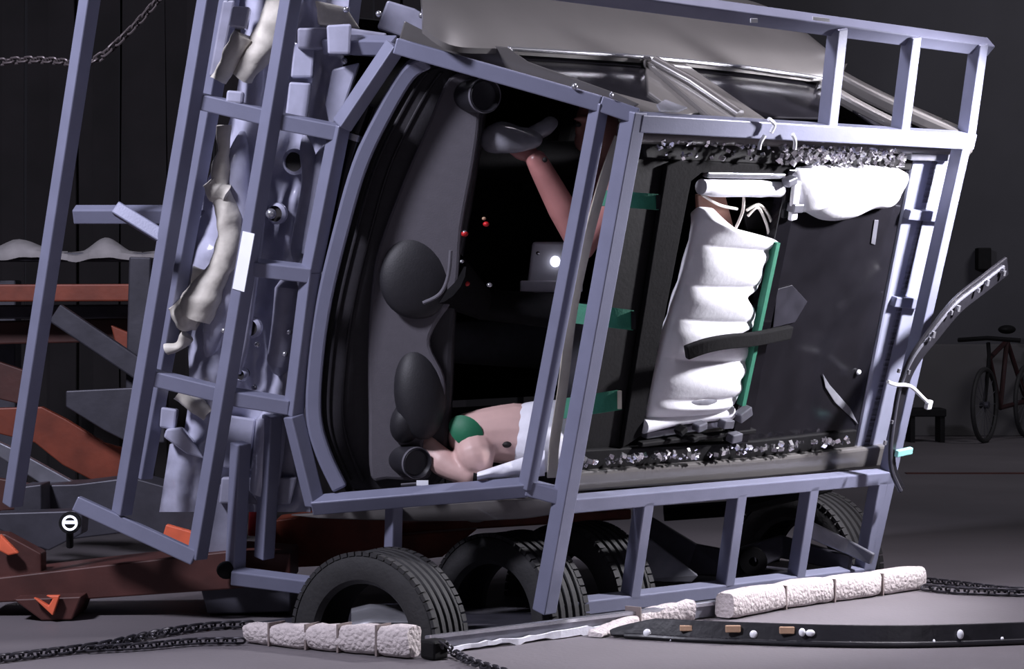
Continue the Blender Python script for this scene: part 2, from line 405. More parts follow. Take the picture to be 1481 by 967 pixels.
# ================================================================== WHITE PADDING
def pad_roll(label, pts, hgt, dep, nseg, cat='padding'):
    pts = spline([tuple(p) for p in pts], 8)
    t = thing('padding_roll', label, cat, pts[0], 'white padding along the deck edge')
    total = len(pts) - 1
    for s in range(nseg):
        i0 = round(total * s / nseg); i1 = round(total * (s + 1) / nseg); seg = pts[i0:i1 + 1]; mm = M(); vs = []; fs = []
        k = len(seg); N = 14
        for i, p in enumerate(seg):
            tt = (seg[min(i + 1, k - 1)] - seg[max(i - 1, 0)]).normalized(); nb = V((-tt.y, tt.x, 0)).normalized()
            e = 1 - .10 * (abs(2 * i / (k - 1) - 1) ** 6)
            for j in range(N):
                an = 2 * math.pi * j / N; cx, sx = math.cos(an), math.sin(an)
                rx = abs(cx) ** .55 * (1 if cx > 0 else -1); rz = abs(sx) ** .55 * (1 if sx > 0 else -1)
                h = (hgt[0] + (hgt[1] - hgt[0]) * (i0 + i) / total)
                q = p + nb * (rx * dep / 2 * e) + V((0, 0, h / 2 + rz * h / 2 * e))
                q += V((noise.noise(q * 22), noise.noise(q * 22 + V((5, 0, 0))), .6 * noise.noise(q * 25))) * (.009 if rz > -.9 else 0)
                q.z = max(q.z, .003); vs.append(q)
        for i in range(k - 1):
            for j in range(N): fs.append((i * N + j, i * N + (j + 1) % N, (i + 1) * N + (j + 1) % N, (i + 1) * N + j))
        fs += [tuple(range(N)), tuple(range((k - 1) * N, k * N))]
        mm.add(vs, fs); obj('padding_block', mm, 'pad', t, smooth=60)
        if s:
            p = seg[0]; tt = (seg[1] - p).normalized(); nb = V((-tt.y, tt.x, 0))
            obj('seam', M().box(p + V((0, 0, h * .48)), tt * .004, nb * (dep * .47), V((0, 0, h * .46))), 'pad_seam', t)
    return t
pad_roll('knobbly white padding in front of the leftmost tyre', [pG(362, 928), pG(430, 936), pG(520, 944), pG(600, 952)], (.07, .115), .09, 5)
pad_roll('long straight white padding under the right end of the cage', [pG(1048, 895), pG(1150, 876), pG(1240, 864), pG(1328, 851)], (.105, .10), .1, 4)
pad_roll('short torn white padding tapering to a point beside the black strip', [pG(860, 922), pG(895, 913), pG(940, 903), pG(1000, 898)], (.02, .085), .07, 2)
cb_ = obj('corner_block', M().box(pG(628, 938, .035), dB * .035, dN * .035, V((0, 0, .033))), 'black', bevel=.01)
tag(cb_, 'small dark block at the deck corner where the near chain starts', 'block')

# ================================================================== CHAINS
def link_mesh():
    mm = M(); n1, n2 = 16, 6; vs = []; fs = []
    for i in range(n1):
        t = 2 * math.pi * i / n1; c = V((math.cos(t) * .5 + (.35 if math.cos(t) > 0 else -.35), math.sin(t) * .5, 0))
        d = V((math.cos(t), math.sin(t), 0))
        for j in range(n2):
            a = 2 * math.pi * j / n2; vs.append(c + d * (math.cos(a) * .17) + V((0, 0, math.sin(a) * .17)))
    for i in range(n1):
        for j in range(n2): fs.append((i * n2 + j, i * n2 + (j + 1) % n2, ((i + 1) % n1) * n2 + (j + 1) % n2, ((i + 1) % n1) * n2 + j))
    mm.add(vs, fs); return mm
LM = {}
def chain(label, pts, size, mt):
    pts = spline([tuple(p) for p in pts], 20)
    t = thing('chain', label, 'chain', pts[0])
    if mt not in LM:
        mm = link_mesh(); me = bpy.data.meshes.new('link'); me.from_pydata(mm.v, [], mm.f); finish(me, True); me.materials.append(MATS[mt]); LM[mt] = me
    pitch = size * 1.2; acc = 0; k = 0; last = pts[0]
    for a, b in zip(pts, pts[1:]):
        d = (b - a); ln = d.length; pos = pitch - acc
        while pos <= ln:
            p = a + d * (pos / ln)
            o = bpy.data.objects.new('link', LM[mt]); COL.objects.link(o); o.parent = t
            q = d.to_track_quat('X', 'Z').to_matrix().to_4x4() @ Matrix.Rotation(math.radians(35 + 90 * (k % 2)), 4, 'X')
            o.matrix_local = Matrix.Translation(p - BASE[t.name]) @ q @ Matrix.Scale(size, 4); k += 1
            acc = 0; pos += pitch; last = p
        acc = (b - last).length if k else acc + ln
    return t
chain('thin pale chain sagging behind the leftmost cage post and rising to the right', [at(-60, 96, 9.6), at(30, 87, 9.5), at(80, 88, 9.4), at(118, 92, 9.3), at(148, 80, 9.25), at(190, 42, 9.3), at(215, 15, 9.35), at(245, -20, 9.4), at(330, -120, 9.5)], .028, 'chain_pale')
zc = .018
chain('dark chain lying across the floor at the lower left', [pG(-30, 955, zc), pG(60, 944, zc), pG(150, 932, zc), pG(230, 915, zc), pG(300, 905, zc), pG(360, 902, zc)], .03, 'chain')
chain('second dark chain on the floor at left, running to the knobbly padding', [pG(120, 938, zc), pG(200, 934, zc), pG(280, 927, zc), pG(352, 926, zc)], .026, 'chain')
chain('dark chain running from the deck corner to the bottom edge', [pG(638, 928, .07), pG(655, 942, zc), pG(680, 955, zc), pG(720, 968, zc), pG(760, 980, zc)], .026, 'chain')
chain('dark chain on the floor at right beyond the long padding', [pG(1330, 848, zc), pG(1380, 853, zc), pG(1430, 855, zc), pG(1530, 858, zc)], .034, 'chain')
chain('thin dark chain on the floor at right, nearer than its neighbour', [pG(1335, 838, zc), pG(1390, 844, zc), pG(1450, 851, zc), pG(1530, 856, zc)], .026, 'chain')

# ================================================================== BLACK STRIP ON THE FLOOR
fs_ = thing('rubber_strip', 'long black rubber trim strip lying on the floor in front', 'trim strip', pG(1100, 932))
cp = spline([tuple(pG(x, y)) for x, y in [(884, 921), (930, 923), (1000, 927), (1100, 931), (1200, 934), (1300, 935), (1400, 933), (1560, 927)]], 6)
hs = [.02 + .05 * min(1, k / 8) for k in range(len(cp))]
mm = M(); mm.ribbon([p + V((0, 0, h / 2 + .004)) for p, h in zip(cp, hs)], [h for h in hs], .035, V((0, .35, 1)))
obj('strip_body', mm, 'strip', fs_, bevel=.004)
obj('strip_bead', M().tube([p + V((0, -.03, .012)) for p in cp[3:]], .010, 8), 'strip', fs_, smooth=True)
for nm, x, y, mt, wx, hz in [('clip', 936, 915, 'white', 6, 6), ('clip', 1090, 917, 'white', 6, 6), ('clip', 1160, 914, 'white', 5, 6), ('clip', 1172, 915, 'white', 7, 5), ('clip', 1389, 917, 'white', 5, 7),
                             ('tape_patch', 1060, 909, 'tan', 11, 5), ('tape_patch', 1138, 911, 'tan', 11, 5), ('tape_patch', 992, 908, 'tan', 9, 4), ('clip', 970, 924, 'white', 2, 3), ('clip', 1230, 930, 'white', 3, 3), ('clip', 1351, 927, 'white', 2, 3), ('clip', 1449, 923, 'white', 3, 3)]:
    g = min(cp, key=lambda p: abs(CX + FPX * p.x / p.y - x)); Y = g.y - .025
    p = at(x, y, Y); s = Y / FPX
    if nm == 'clip': obj(nm, M().ball(p, V((wx * s, 0, 0)), V((0, .01, 0)), V((0, .002, hz * s)), 12, 8), mt, fs_, smooth=True)
    else: obj(nm, M().box(p, V((wx * s, 0, 0)), V((0, .006, 0)), V((0, .002, hz * s))), mt, fs_, bevel=.003)

# ================================================================== STEEL CAGE
cage = thing('steel_cage', 'blue-grey welded square-tube steel cage around the tipped car', 'cage', C(.4, -1.9, -.4))
TW = .058
def tb(a, b, fn=pF, oa=0, ob=None, wd=TW, mt='cage', ref=None, hg=None):
    return obj('tube', M().bar(fn(a[0], a[1], oa), fn(b[0], b[1], oa if ob is None else ob), wd, hg, ref), mt, cage, bevel=.005)
# lower front
tb((142, -80), (18, 730), pF, .0)
tb((314, -80), (176, 742), pF, 0)
tb((346, -80), (206, 690), pF, .22)
tb((434, -80), (285, 806), pF, 0)
tb((306, -60), (434, -40), pF, .02)
tb((284, 145), (390, 170), pF, .03); tb((390, 172), (488, 191), pF, .03)
tb((364, 386), (452, 396), pF, .02)
tb((212, 543), (322, 570), pF, .03); tb((322, 571), (420, 587), pF, .03)
tb((110, 727), (282, 806), pF, -.01)
tb((108, 310), (330, 310), pF, .32, .32)
tb((168, 301), (236, 343), pF, .06, .02, .05)
tb((348, 640), (340, 832), pF, .14); tb((394, 600), (382, 806), pF, .16)
tb((336, 832), (462, 848), pF, .10)
# windscreen frame
tb((572, 66), (868, 150), pF, 0); tb((868, 150), (922, 168), pF, 0)
tb((572, 66), (494, 182), pF, .01)
tb((492, 180), (450, 392), pF, .03)
tb((450, 392), (424, 600), pF, .03)
tb((424, 600), (456, 730), pF, .02)
tb((452, 730), (762, 704), pF, .01); tb((762, 704), (808, 716), pF, .01)
tb((868, 148), (762, 706), pF, 0, None, .052)
tb((918, 160), (787, 884), pF, 0, None, .066)
tb((570, 728), (568, 806), pF, .06, None, .05)
# roof frame and the two wings
tb((918, 176), (1402, 203), pR, 0, None, .066)
tb((1394, 196), (1252, 826), pR, 0)
tb((806, 730), (1286, 688), pR, 0)
tb((640, -38), (1428, 68), pR, .03, ref=(U * .85 - L * .5).normalized())
for a, b in [((1212, 40), (1196, 188)), ((1319, 52), (1301, 194)), ((1416, 62), (1397, 198)), ((840, -4), (826, -60)), ((960, 10), (950, -30))]: tb(a, b, pR, .01 if b[1] > 0 else .15)
for a, b in [((932, 722), (911, 864)), ((1067, 710), (1048, 846)), ((1172, 700), (1151, 834)), ((1271, 692), (1247, 826))]: tb(a, b, pR, 0)
tb((786, 882), (1256, 826), pR, 0)
tb((470, 64), (572, 66), pF, .12, .05)
tb((515, -60), (500, 60), pF, .3)
# marks and small bits on the cage
def on_cage(name, px, fn, off, th, mt, **k): return obj(name, M().prism([fn(x, y, off) for x, y in px], th), mt, cage, **k)
on_cage('sticker', [(351, 334), (368, 338), (353, 422), (336, 417)], lambda x, y, o: onp(x, y, pF(372, 290) - B * .032, B), 0, B * .003, 'paper', label='bright white rectangular sticker')
on_cage('weld_plate', [(1176, 24), (1200, 27), (1200, 32), (1176, 29)], pR, -.045, -U * .004, 'white')
on_cage('weld_plate', [(1086, 27), (1096, 27), (1096, 33), (1086, 33)], pR, -.035, -U * .004, 'white')
for pts in [[(1112, 172), (1120, 180), (1115, 192)], [(1106, 196), (1100, 206), (1098, 216)], [(1146, 194), (1150, 204), (1149, 216)]]:
    obj('cable_tie', M().tube(spline([tuple(pR(x, y, -.06)) for x, y in pts], 4), .008, 8), 'white', cage, smooth=True)
obj('bolt', M().ball(pF(831, 125, -.035), V((.012, 0, 0)), V((0, .012, 0)), V((0, 0, .012)), 10, 6), 'alloy', cage, smooth=True)
obj('bolt', M().ball(pF(884, 137, -.035), V((.008, 0, 0)), V((0, .01, 0)), V((0, 0, .012)), 10, 6), 'alloy', cage, smooth=True)

# ================================================================== CAR BODY
car = thing('wrecked_car', 'stripped grey car body lying on its side inside the steel cage', 'car', C(.6, -1.55, -.6))
# --- cabin shell (closes the cabin so that it is dark inside)
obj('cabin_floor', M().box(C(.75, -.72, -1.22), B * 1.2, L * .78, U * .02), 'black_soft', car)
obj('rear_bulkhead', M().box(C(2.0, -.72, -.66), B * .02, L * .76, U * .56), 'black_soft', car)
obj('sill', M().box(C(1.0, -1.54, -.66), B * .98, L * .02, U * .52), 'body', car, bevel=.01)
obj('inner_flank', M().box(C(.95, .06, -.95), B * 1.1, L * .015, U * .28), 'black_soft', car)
# bottom flank seen under the windscreen frame
slab('lower_door', [(420, 745), (600, 732), (740, 722), (800, 726), (800, 744), (700, 753), (540, 752)], pF, .10, V((0, .05, 0)), 'body', car, 2)
obj('mirror_stub', M().ball(pF(688, 742, .2), V((.055, 0, 0)), V((0, .05, 0)), V((0, 0, .035))), 'body', car, smooth=True)
# --- upper flank: shoulder panel, windows, pillars
belt = spline([(612, 40), (655, 66), (740, 71), (905, 82), (1000, 90), (1100, 101), (1192, 114)], 6)
topc = spline([(590, -60), (650, -48), (740, -34), (905, -12), (1000, 4), (1110, 30), (1200, 98)], 6)
def flank(a, b):
    i = a * (len(belt) - 1); i0 = min(int(i), len(belt) - 2); fr = i - i0
    pb = belt[i0].lerp(belt[i0 + 1], fr); pt = topc[i0].lerp(topc[i0 + 1], fr)
    P = pS(pb.x, pb.y); d = pS(pt.x, pt.y, -.02) - P
    x = P + d * b
    return x + L * (.075 * math.sin(math.pi * min(1, b * .75)) ** .8)
obj('shoulder_panel', M().grid(flank, 40, 14, -L * .02), 'body', car, smooth=True)
NSo = NS if NS.dot(L) > 0 else -NS
slab('side_window', [(733, 71), (905, 83), (934, 90), (938, 132), (960, 158), (884, 136), (765, 92)], pS, .03, -NSo * .012, 'glass_dark', car)
slab('side_window', [(985, 88), (1100, 100), (1195, 114), (1190, 170), (1100, 168), (1060, 146)], pS, .03, -NSo * .012, 'glass_dark', car)
slab('front_pillar', [(585, 30), (640, 58), (734, 68), (764, 89), (884, 132), (925, 150), (900, 165), (860, 155), (572, 74)], pF, .10, V((0, .05, 0)), 'body', car)
slab('pillar_foot', [(884, 132), (960, 152), (1000, 172), (930, 172), (880, 150)], pS, .012, -NSo * .02, 'body', car)
obj('middle_pillar', M().prism([pS(930, 84), pS(985, 86), pS(1110, 172), pS(1030, 170)], -NSo * .03), 'body', car, bevel=.012)
obj('pillar_flute', M().tube([pS(945, 88, -.01), pS(1000, 118, -.012), pS(1070, 166, -.01)], .022, 10), 'body', car, smooth=True)
slab('pillar_trim', [(934, 96), (960, 98), (1030, 160), (985, 166), (938, 132)], pS, .018, -NSo * .02, 'body', car)
obj('belt_moulding', M().ribbon([pS(x, y, -.012) for x, y in [(735, 70), (905, 80), (985, 87), (1080, 97), (1190, 113)]], .016, .012, TS), 'body_trim', car, bevel=.003)
obj('rear_pillar', M().ribbon(spline([tuple(pS(x, y, .0)) for x, y in [(1120, 52), (1165, 80), (1205, 108), (1260, 138), (1320, 166), (1385, 194)]], 4), .085, .06, TS), 'body', car, bevel=.02)
obj('rear_pillar', M().ribbon(spline([tuple(pS(x, y, .02)) for x, y in [(1185, 122), (1225, 146), (1262, 166), (1310, 190)]], 4), .07, .05, TS), 'body', car, bevel=.016)
slab('quarter_window', [(1205, 122), (1245, 140), (1320, 178), (1318, 192), (1275, 188), (1235, 160)], pS, .03, -NSo * .01, 'glass_dark', car)
obj('roof_rail', M().tube([pR(905, 190, .09), pR(1100, 194, .09), pR(1395, 212, .09)], .045, 12), 'body', car, smooth=True)
slab('mirror_foil', [(950, 150), (962, 143), (980, 150), (995, 155), (980, 160), (955, 159)], pS, -.03, -NSo * .01, 'film', car, label='shiny crumpled foil')
# --- roof: frame bars around the sunroof openings
def roof_bar(name, px, off, th, mt, **k): return slab(name, px, pR, off, -U * th, mt, car, **k)
roof = roof_bar('roof_header', [(930, 188), (1012, 190), (990, 250), (905, 668), (838, 672)], .12, .03, 'black')
roof_bar('front_trim_frame', [(965, 240), (985, 232), (1145, 240), (1140, 258), (1015, 250), (1000, 262), (928, 630), (900, 648)], .095, .02, 'black_soft', label='raised black frame around the front opening')
top_edge = roof_bar('sunroof_edge', [(930, 188), (1325, 212), (1318, 246), (985, 232), (935, 228)], .10, .03, 'black')
roof_bar('sunroof_edge', [(838, 652), (1095, 638), (1240, 622), (1236, 650), (1100, 664), (838, 682)], .10, .03, 'black')
mb_ = roof_bar('middle_beam', [(1142, 245), (1160, 246), (1082, 640), (1058, 642)], .08, .05, 'black_gloss')
rgl = roof_bar('rear_roof_glass', [(1152, 240), (1322, 246), (1240, 648), (1076, 650)], .115, .012, 'glass_dark')
roof_bar('roof_tail', [(1322, 230), (1384, 230), (1288, 655), (1238, 655)], .10, .06, 'cage_bright', bevel=.012)
roof_bar('tail_bracket', [(1318, 304), (1372, 306), (1366, 322), (1314, 318)], .07, .04, 'cage')
roof_bar('tail_bracket', [(1298, 430), (1336, 432), (1332, 448), (1294, 444)], .07, .04, 'cage')
roof_bar('tail_bracket', [(1320, 214), (1385, 218), (1380, 234), (1318, 232)], .06, .05, 'steel')
roof_bar('roof_flange', [(834, 684), (1100, 664), (1288, 644), (1288, 674), (1100, 692), (830, 712)], .07, .05, 'body', bevel=.012)
obj('belt_edge', M().bar(pR(1122, 350, .05), pR(1072, 585, .06), .022, .03, B), 'green', car)
# detail on the glass
slab('glass_tear', [(1190, 540), (1200, 556), (1230, 590), (1242, 614), (1234, 606), (1208, 582), (1194, 560)], pR, .108, -U * .004, 'film', rgl, label='pale tear in the glass')
slab('glass_tear', [(1124, 418), (1146, 412), (1168, 436), (1150, 466), (1118, 474)], pR, .108, -U * .004, 'cloud', rgl, label='cloudy torn film')
obj('chip', M().ball(pR(1242, 538, .105), B * .014, L * .012, U * .008, 8, 6), 'white', rgl)
slab('print', [(1265, 318), (1271, 318), (1266, 354), (1260, 352)], pR, .110, -U * .002, 'steel', rgl)
# crumbs of broken glass along both long edges
def crumbs(parent, x0, x1, ytop, ybot, n, off, s0=.004, s1=.011):
    mm = M()
    for _ in range(n):
        a = random.random(); x = x0 + (x1 - x0) * a
        y = ytop(a) + (ybot(a) - ytop(a)) * random.random()
        s = random.uniform(s0, s1); q = Matrix.Rotation(random.uniform(0, 6.3), 3, V((random.random(), random.random(), random.random() + .1)).normalized())
        mm.box(pR(x, y, off), q @ V((s, 0, 0)), q @ V((0, s * random.uniform(.5, 1.3), 0)), q @ V((0, 0, s * random.uniform(.5, 1.1))))
    return obj('glass_crumbs', mm, 'crumb', parent, kind='stuff', label='glinting crumbs of shattered sunroof glass')
crumbs(top_edge, 950, 1310, lambda a: 200 + 16 * a, lambda a: 226 + 12 * a, 120, .06)
crumbs(top_edge, 1130, 1310, lambda a: 208 + 8 * a, lambda a: 240, 170, .055, .004, .011)
crumbs(bpy.data.objects['sunroof_edge.001'], 845, 1228, lambda a: 662 - 30 * a, lambda a: 674 - 32 * a, 120, .06)
# rails, boxes and wires inside the front opening
obj('track_rail', M().bar(pR(1020, 252, .10), pR(1132, 254, .10), .022, .03, L), 'alloy', car, bevel=.004)
obj('track_rail', M().bar(pR(932, 628, .12), pR(1075, 606, .12), .03, .03, L), 'steel', car, bevel=.004)
obj('track_rail', M().bar(pR(925, 642, .09), pR(1090, 622, .09), .018, .03, L), 'black', car, bevel=.004)
for x, y, r in [(985, 622, .02), (1012, 616, .026), (1050, 612, .03), (1075, 598, .035), (1062, 632, .03), (1002, 634, .016), (1150, 300, .03), (1142, 262, .026)]:
    q = Matrix.Rotation(random.uniform(0, .8), 3, U)
    obj('bracket', M().box(pR(x, y, .06), q @ (B * r), q @ (L * r * .6), U * .02), 'steel' if r > .025 else 'black', car, bevel=.005)
slab('header_liner', [(1010, 282), (1050, 284), (1062, 330), (1050, 345), (1012, 330)], pR, .2, -U * .02, 'copper', car)
slab('header_hole', [(1075, 296), (1125, 290), (1118, 330), (1080, 332)], pR, .185, -U * .012, 'black', car)
for pts in [[(1016, 282), (1040, 296), (1066, 302)], [(1076, 282), (1074, 306), (1064, 330)], [(1080, 304), (1098, 296), (1112, 312), (1120, 338)], [(1082, 312), (1096, 300), (1108, 322), (1112, 340)]]:
    obj('wire', M().tube(spline([tuple(pR(x, y, .12)) for x, y in pts], 5), .006, 6), 'wire', car, smooth=True)
# --- bulkhead: pressed sheet metal in front of the cabin
def bulk(a, b):
    # a down the panel, b across
    y = -60 + 800 * a
    xl = 345 - .155 * (y - 0) + (18 * math.sin(y * .013) if y < 640 else 0); xr = 505 - .10 * y if y < 620 else 443 + (y - 620) * .05
    x = xl + (xr - xl) * b
    off = .26 - .07 * math.sin(math.pi * min(1, b * 2.3)) ** 2 * (1 if b < .44 else 0)
    off -= .05 * math.exp(-((b - .72) / .08) ** 2)
    off += .05 * noise.noise(V((x * .018, y * .012, 3))) + .02 * noise.noise(V((x * .05, y * .04, 9)))
    return pF(x, y, off)
bulkhead = obj('bulkhead_panel', M().grid(bulk, 90, 36, V((0, .03, 0))), 'primer', car, smooth=60)
def ring(x, y, r, sq=1.0, off=.15):
    c = pF(x, y, off); ax = V((-.35, -1, -.1)).normalized()
    o = obj('port_rim', M().lathe(c, ax, [(r, 0), (r * 1.35, -.012), (r * 1.35, -.03), (r, -.03)], 24), 'primer', bulkhead, smooth=40)
    obj('port_hole', M().lathe(c, ax, [(.0001, -.012), (r * 1.02, -.012), (r * 1.02, -.05), (.0001, -.05)], 24), 'hole', bulkhead, smooth=40)
ring(424, 234, .036); ring(397, 309, .03); ring(361, 474, .03, off=.13); ring(346, 542, .02)
obj('stud', M().ball(pF(392, 309, .12), V((.02, 0, 0)), V((0, .02, 0)), V((0, 0, .02)), 12, 8), 'alloy', bulkhead, smooth=True)
# flanges, ribs and boxes welded to the bulkhead
def rib(name, pts, rad, off, mt='primer', **k):
    P = spline([tuple(pF(x, y, off)) for x, y in pts], 6); n = len(P)
    return obj(name, M().tube([p + V((0, .8 * rad * (1 - min(1, 2.2 * math.sin(math.pi * i / (n - 1)))), 0)) for i, p in enumerate(P)], [rad * (.25 + .75 * min(1, 2.2 * math.sin(math.pi * i / (n - 1)))) for i in range(n)], 14, ref=V((0, -1, 0)), **k), mt, car, smooth=True)
rib('rib', [(350, 190), (342, 260), (348, 330), (338, 400), (318, 460), (300, 520)], .052, .17)
rib('rib', [(378, 200), (372, 330), (360, 430), (345, 540)], .028, .14)
rib('rib', [(440, 195), (448, 260), (436, 330), (428, 380)], .03, .15, 'primer_dull')
rib('rib', [(418, 400), (412, 470), (402, 540)], .05, .16, 'primer_dull')
rib('rib', [(470, 210), (452, 320), (445, 372)], .04, .16)
rib('rib', [(395, 590), (388, 660), (378, 720)], .06, .2)
for px, off, mt in [([(472, 36), (508, 34), (506, 78), (474, 78)], .02, 'primer'), ([(430, 40), (480, 40), (480, 72), (430, 70)], .1, 'primer_dull'),
                    ([(505, 40), (560, 48), (545, 80), (506, 78)], .12, 'primer_dull'), ([(425, 60), (455, 70), (452, 112), (420, 112)], .14, 'primer'),
                    ([(418, 118), (450, 120), (444, 172), (412, 170)], .13, 'primer'), ([(336, 8), (362, 10), (356, 42), (330, 38)], .1, 'primer'),
                    ([(322, 0), (340, 0), (318, 112), (302, 110)], .18, 'primer_dull'), ([(328, 130), (352, 132), (350, 150), (326, 148)], .0, 'primer'),
                    ([(480, 100), (520, 90), (500, 150), (478, 190), (470, 150)], .12, 'primer'), ([(232, 588), (256, 592), (252, 622), (230, 618)], .2, 'primer'),
                    ([(240, 620), (262, 618), (280, 640), (296, 664), (270, 656), (236, 632)], .16, 'primer'), ([(330, 600), (370, 606), (360, 680), (322, 676)], .22, 'primer'),
                    ([(380, 620), (424, 620), (428, 700), (378, 716)], .24, 'primer_dull'), ([(320, 690), (430, 690), (420, 730), (316, 728)], .2, 'primer_dull'),
                    ([(300, 700), (345, 700), (340, 820), (300, 812)], .24, 'primer_dull'), ([(254, 350), (300, 372), (296, 388), (250, 378)], .24, 'primer_dull'),
                    ([(455, 0), (500, 10), (520, 40), (460, 36)], .2, 'cream'), ([(560, 0), (600, 12), (630, 30), (600, 60), (545, 40)], .25, 'primer_dull')]:
    slab('bracket_plate', px, pF, off, V((0, .06, 0)), mt, car, bevel=.008)
obj('grommet', M().ball(pF(328, 824, .12), V((.04, 0, 0)), V((0, .04, 0)), V((0, 0, .035)), 14, 8), 'black', car, smooth=True)
for x, y in [(498, 88), (610, 22), (548, 20), (500, 14), (418, 480), (412, 512), (372, 498), (330, 470), (324, 478), (368, 560), (360, 300), (366, 258)]:
    obj('bolt', M().ball(pF(x, y, .1), V((.012, 0, 0)), V((0, .012, 0)), V((0, 0, .012)), 10, 6), 'alloy', car, smooth=True)
# cream sealant and ducts
def blob(name, pts, rad, off, amp, mt='cream'):
    pts = spline([tuple(pF(x, y, off)) for x, y in pts], 7); k = len(pts)
    rr = [rad[min(len(rad) - 1, int(i * len(rad) / k))] * (1 + amp * noise.noise(pts[i] * 16)) for i in range(k)]
    rr = [(rr[max(0, i - 2)] + rr[max(0, i - 1)] + rr[i] + rr[min(k - 1, i + 1)] + rr[min(k - 1, i + 2)]) / 5 for i in range(k)]
    mm = M().tube(pts, rr, 14); mm.v = [v + V((noise.noise(v * 20), noise.noise(v * 20 + V((3, 1, 2))), noise.noise(v * 18 + V((7, 7, 0))))) * .012 for v in mm.v]
    return obj(name, mm, mt, car, smooth=60)
blob('sealant_bead', [(324, 182), (322, 230), (318, 270), (330, 310), (332, 350), (318, 390), (300, 420), (282, 455)], [.024, .04, .05, .04, .04, .05, .065, .065], .13, .5)
blob('sealant_bead', [(304, 262), (314, 274), (330, 282)], [.04, .05, .04], .12, .3)
blob('sealant_bead', [(258, 436), (272, 452), (290, 462)], [.05, .075, .05], .14, .4)
blob('sealant_bead', [(240, 508), (258, 500), (272, 484)], [.02, .025, .03], .16, .4)
blob('sealant_bead', [(280, 396), (300, 402)], [.03, .03], .14, .2)
blob('sealant_bead', [(258, 570), (285, 588), (300, 600)], [.02, .04, .03], .2, .4)
blob('air_duct', [(316, 118), (334, 82), (352, 50)], [.03, .035, .035], .12, .1)
blob('air_duct', [(350, 112), (380, 66), (400, 30), (412, -30)], [.045, .06, .06, .055], .14, .1)
# --- cowl flange and dashboard
cowl = spline([(618, 86), (590, 106), (552, 170), (520, 240), (494, 330), (470, 430), (457, 520), (454, 600), (468, 655), (492, 706)], 5)
obj('cowl_flange', M().ribbon([pF(p.x, p.y, .04) for p in cowl],        .058, .05, V((1, 0, .2))), 'cage', car, bevel=.01)
obj('cowl_seal', M().tube([pF(p.x + 14, p.y + 3, .07) for p in cowl], .014, 8), 'black', car, smooth=True)
obj('coolant_hose', M().tube([pF(x, y, .1) for x, y in [(530, 150), (516, 190), (504, 240), (490, 300)]], .042, 14), 'black_gloss', car, smooth=True)
obj('hose_clip', M().lathe(pF(514, 196, .1), pF(530, 150, .1) - pF(504, 240, .1), [(.044, -.012), (.05, -.012), (.05, .012), (.044, .012)], 24), 'alloy', car, smooth=40)
dash = slab('dashboard_pad', [(612, 96), (700, 104), (690, 240), (660, 420), (650, 620), (630, 704), (500, 706), (474, 650), (462, 560), (470, 460), (492, 360), (530, 250), (570, 160)], pF, .2, V((0, .3, 0)), 'dash_pad', car, 3, .02)
slab('dash_panel', [(650, 112), (690, 112), (694, 165), (686, 232), (668, 330), (660, 420), (630, 470), (622, 500), (642, 545), (640, 590), (612, 640), (622, 690), (560, 693), (536, 688), (533, 600), (532, 490), (538, 410), (548, 355), (580, 268), (614, 190)], pF, .15, V((0, .12, 0)), 'dash', dash, 4, .012, label='grey moulded dashboard panel')
for dx, w_ in ((26, .007), (46, .006)):
    obj('pad_ridge', M().tube([pF(p.x + dx - 4, p.y + 6, .195) for p in cowl[4:-2]], w_, 8), 'dash_pad', dash, smooth=True)
obj('instrument_hood', M().ball(pF(609, 397, .17), V((.152, .03, 0)), V((0, .06, 0)), V((.015, 0, .165)), 28, 18), 'dash_dark', dash, smooth=True)
obj('hood_lip', M().tube(spline([tuple(pF(x, y, .045)) for x, y in [(652, 362), (648, 400), (636, 425), (612, 438)]], 6), .007, 8), 'vent_ring', dash, smooth=True)
gb = M().ball(pF(608, 568, .16), V((.098, .02, 0)), V((0, .08, 0)), V((-.01, 0, .175)), 28, 18)
obj('glovebox_bulge', gb, 'dash_dark', dash, smooth=True)
obj('lower_hood', M().ball(pF(592, 606, .17), V((.07, .02, 0)), V((0, .09, 0)), V((.02, 0, .09)), 20, 12), 'dash_dark', dash, smooth=True)
obj('steering_column', M().tube([pF(640, 400, .2), pF(700, 440, .38), pF(830, 452, .45)], [.11, .06, .07], 16), 'black_soft', dash, smooth=True)
for x, y, rx in [(697, 138, .058), (599, 668, .054)]:
    ax = V((.55, -1, -.1)).normalized(); c = pF(x, y, .1)
    o = obj('air_vent', M().lathe(c, ax, [(.0001, .012), (rx * .85, .012), (rx, .03), (rx * 1.08, .02), (rx * 1.08, -.14), (.0001, -.14)], 30), 'vent', dash, smooth=40)
    obj('vent_ring', M().lathe(c, ax, [(rx * .98, .024), (rx * 1.1, .028), (rx * 1.12, .016), (rx * 1.02, .012)], 30), 'vent_ring', o, smooth=True)
obj('white_tag', M().box(pF(611, 698, .05), V((.022, 0, 0)), V((0, .01, 0)), V((0, 0, .009))), 'paper', dash)
obj('tag_strap', M().bar(pF(580, 701, .05), pF(604, 699, .05), .008), 'vent_ring', dash)
for x, y, mt, r in [(672, 338, 'tag_red', .014), (703, 324, 'tag_red', .012), (668, 378, 'alloy', .009), (708, 412, 'alloy', .011), (675, 410, 'tag_red', .012), (700, 316, 'tan', .008), (672, 336, 'alloy', .01)]:
    obj('switch_knob', M().ball(pF(x, y, .16), V((r, 0, 0)), V((0, r, 0)), V((0, 0, r * .8)), 10, 6), mt, dash, smooth=True)
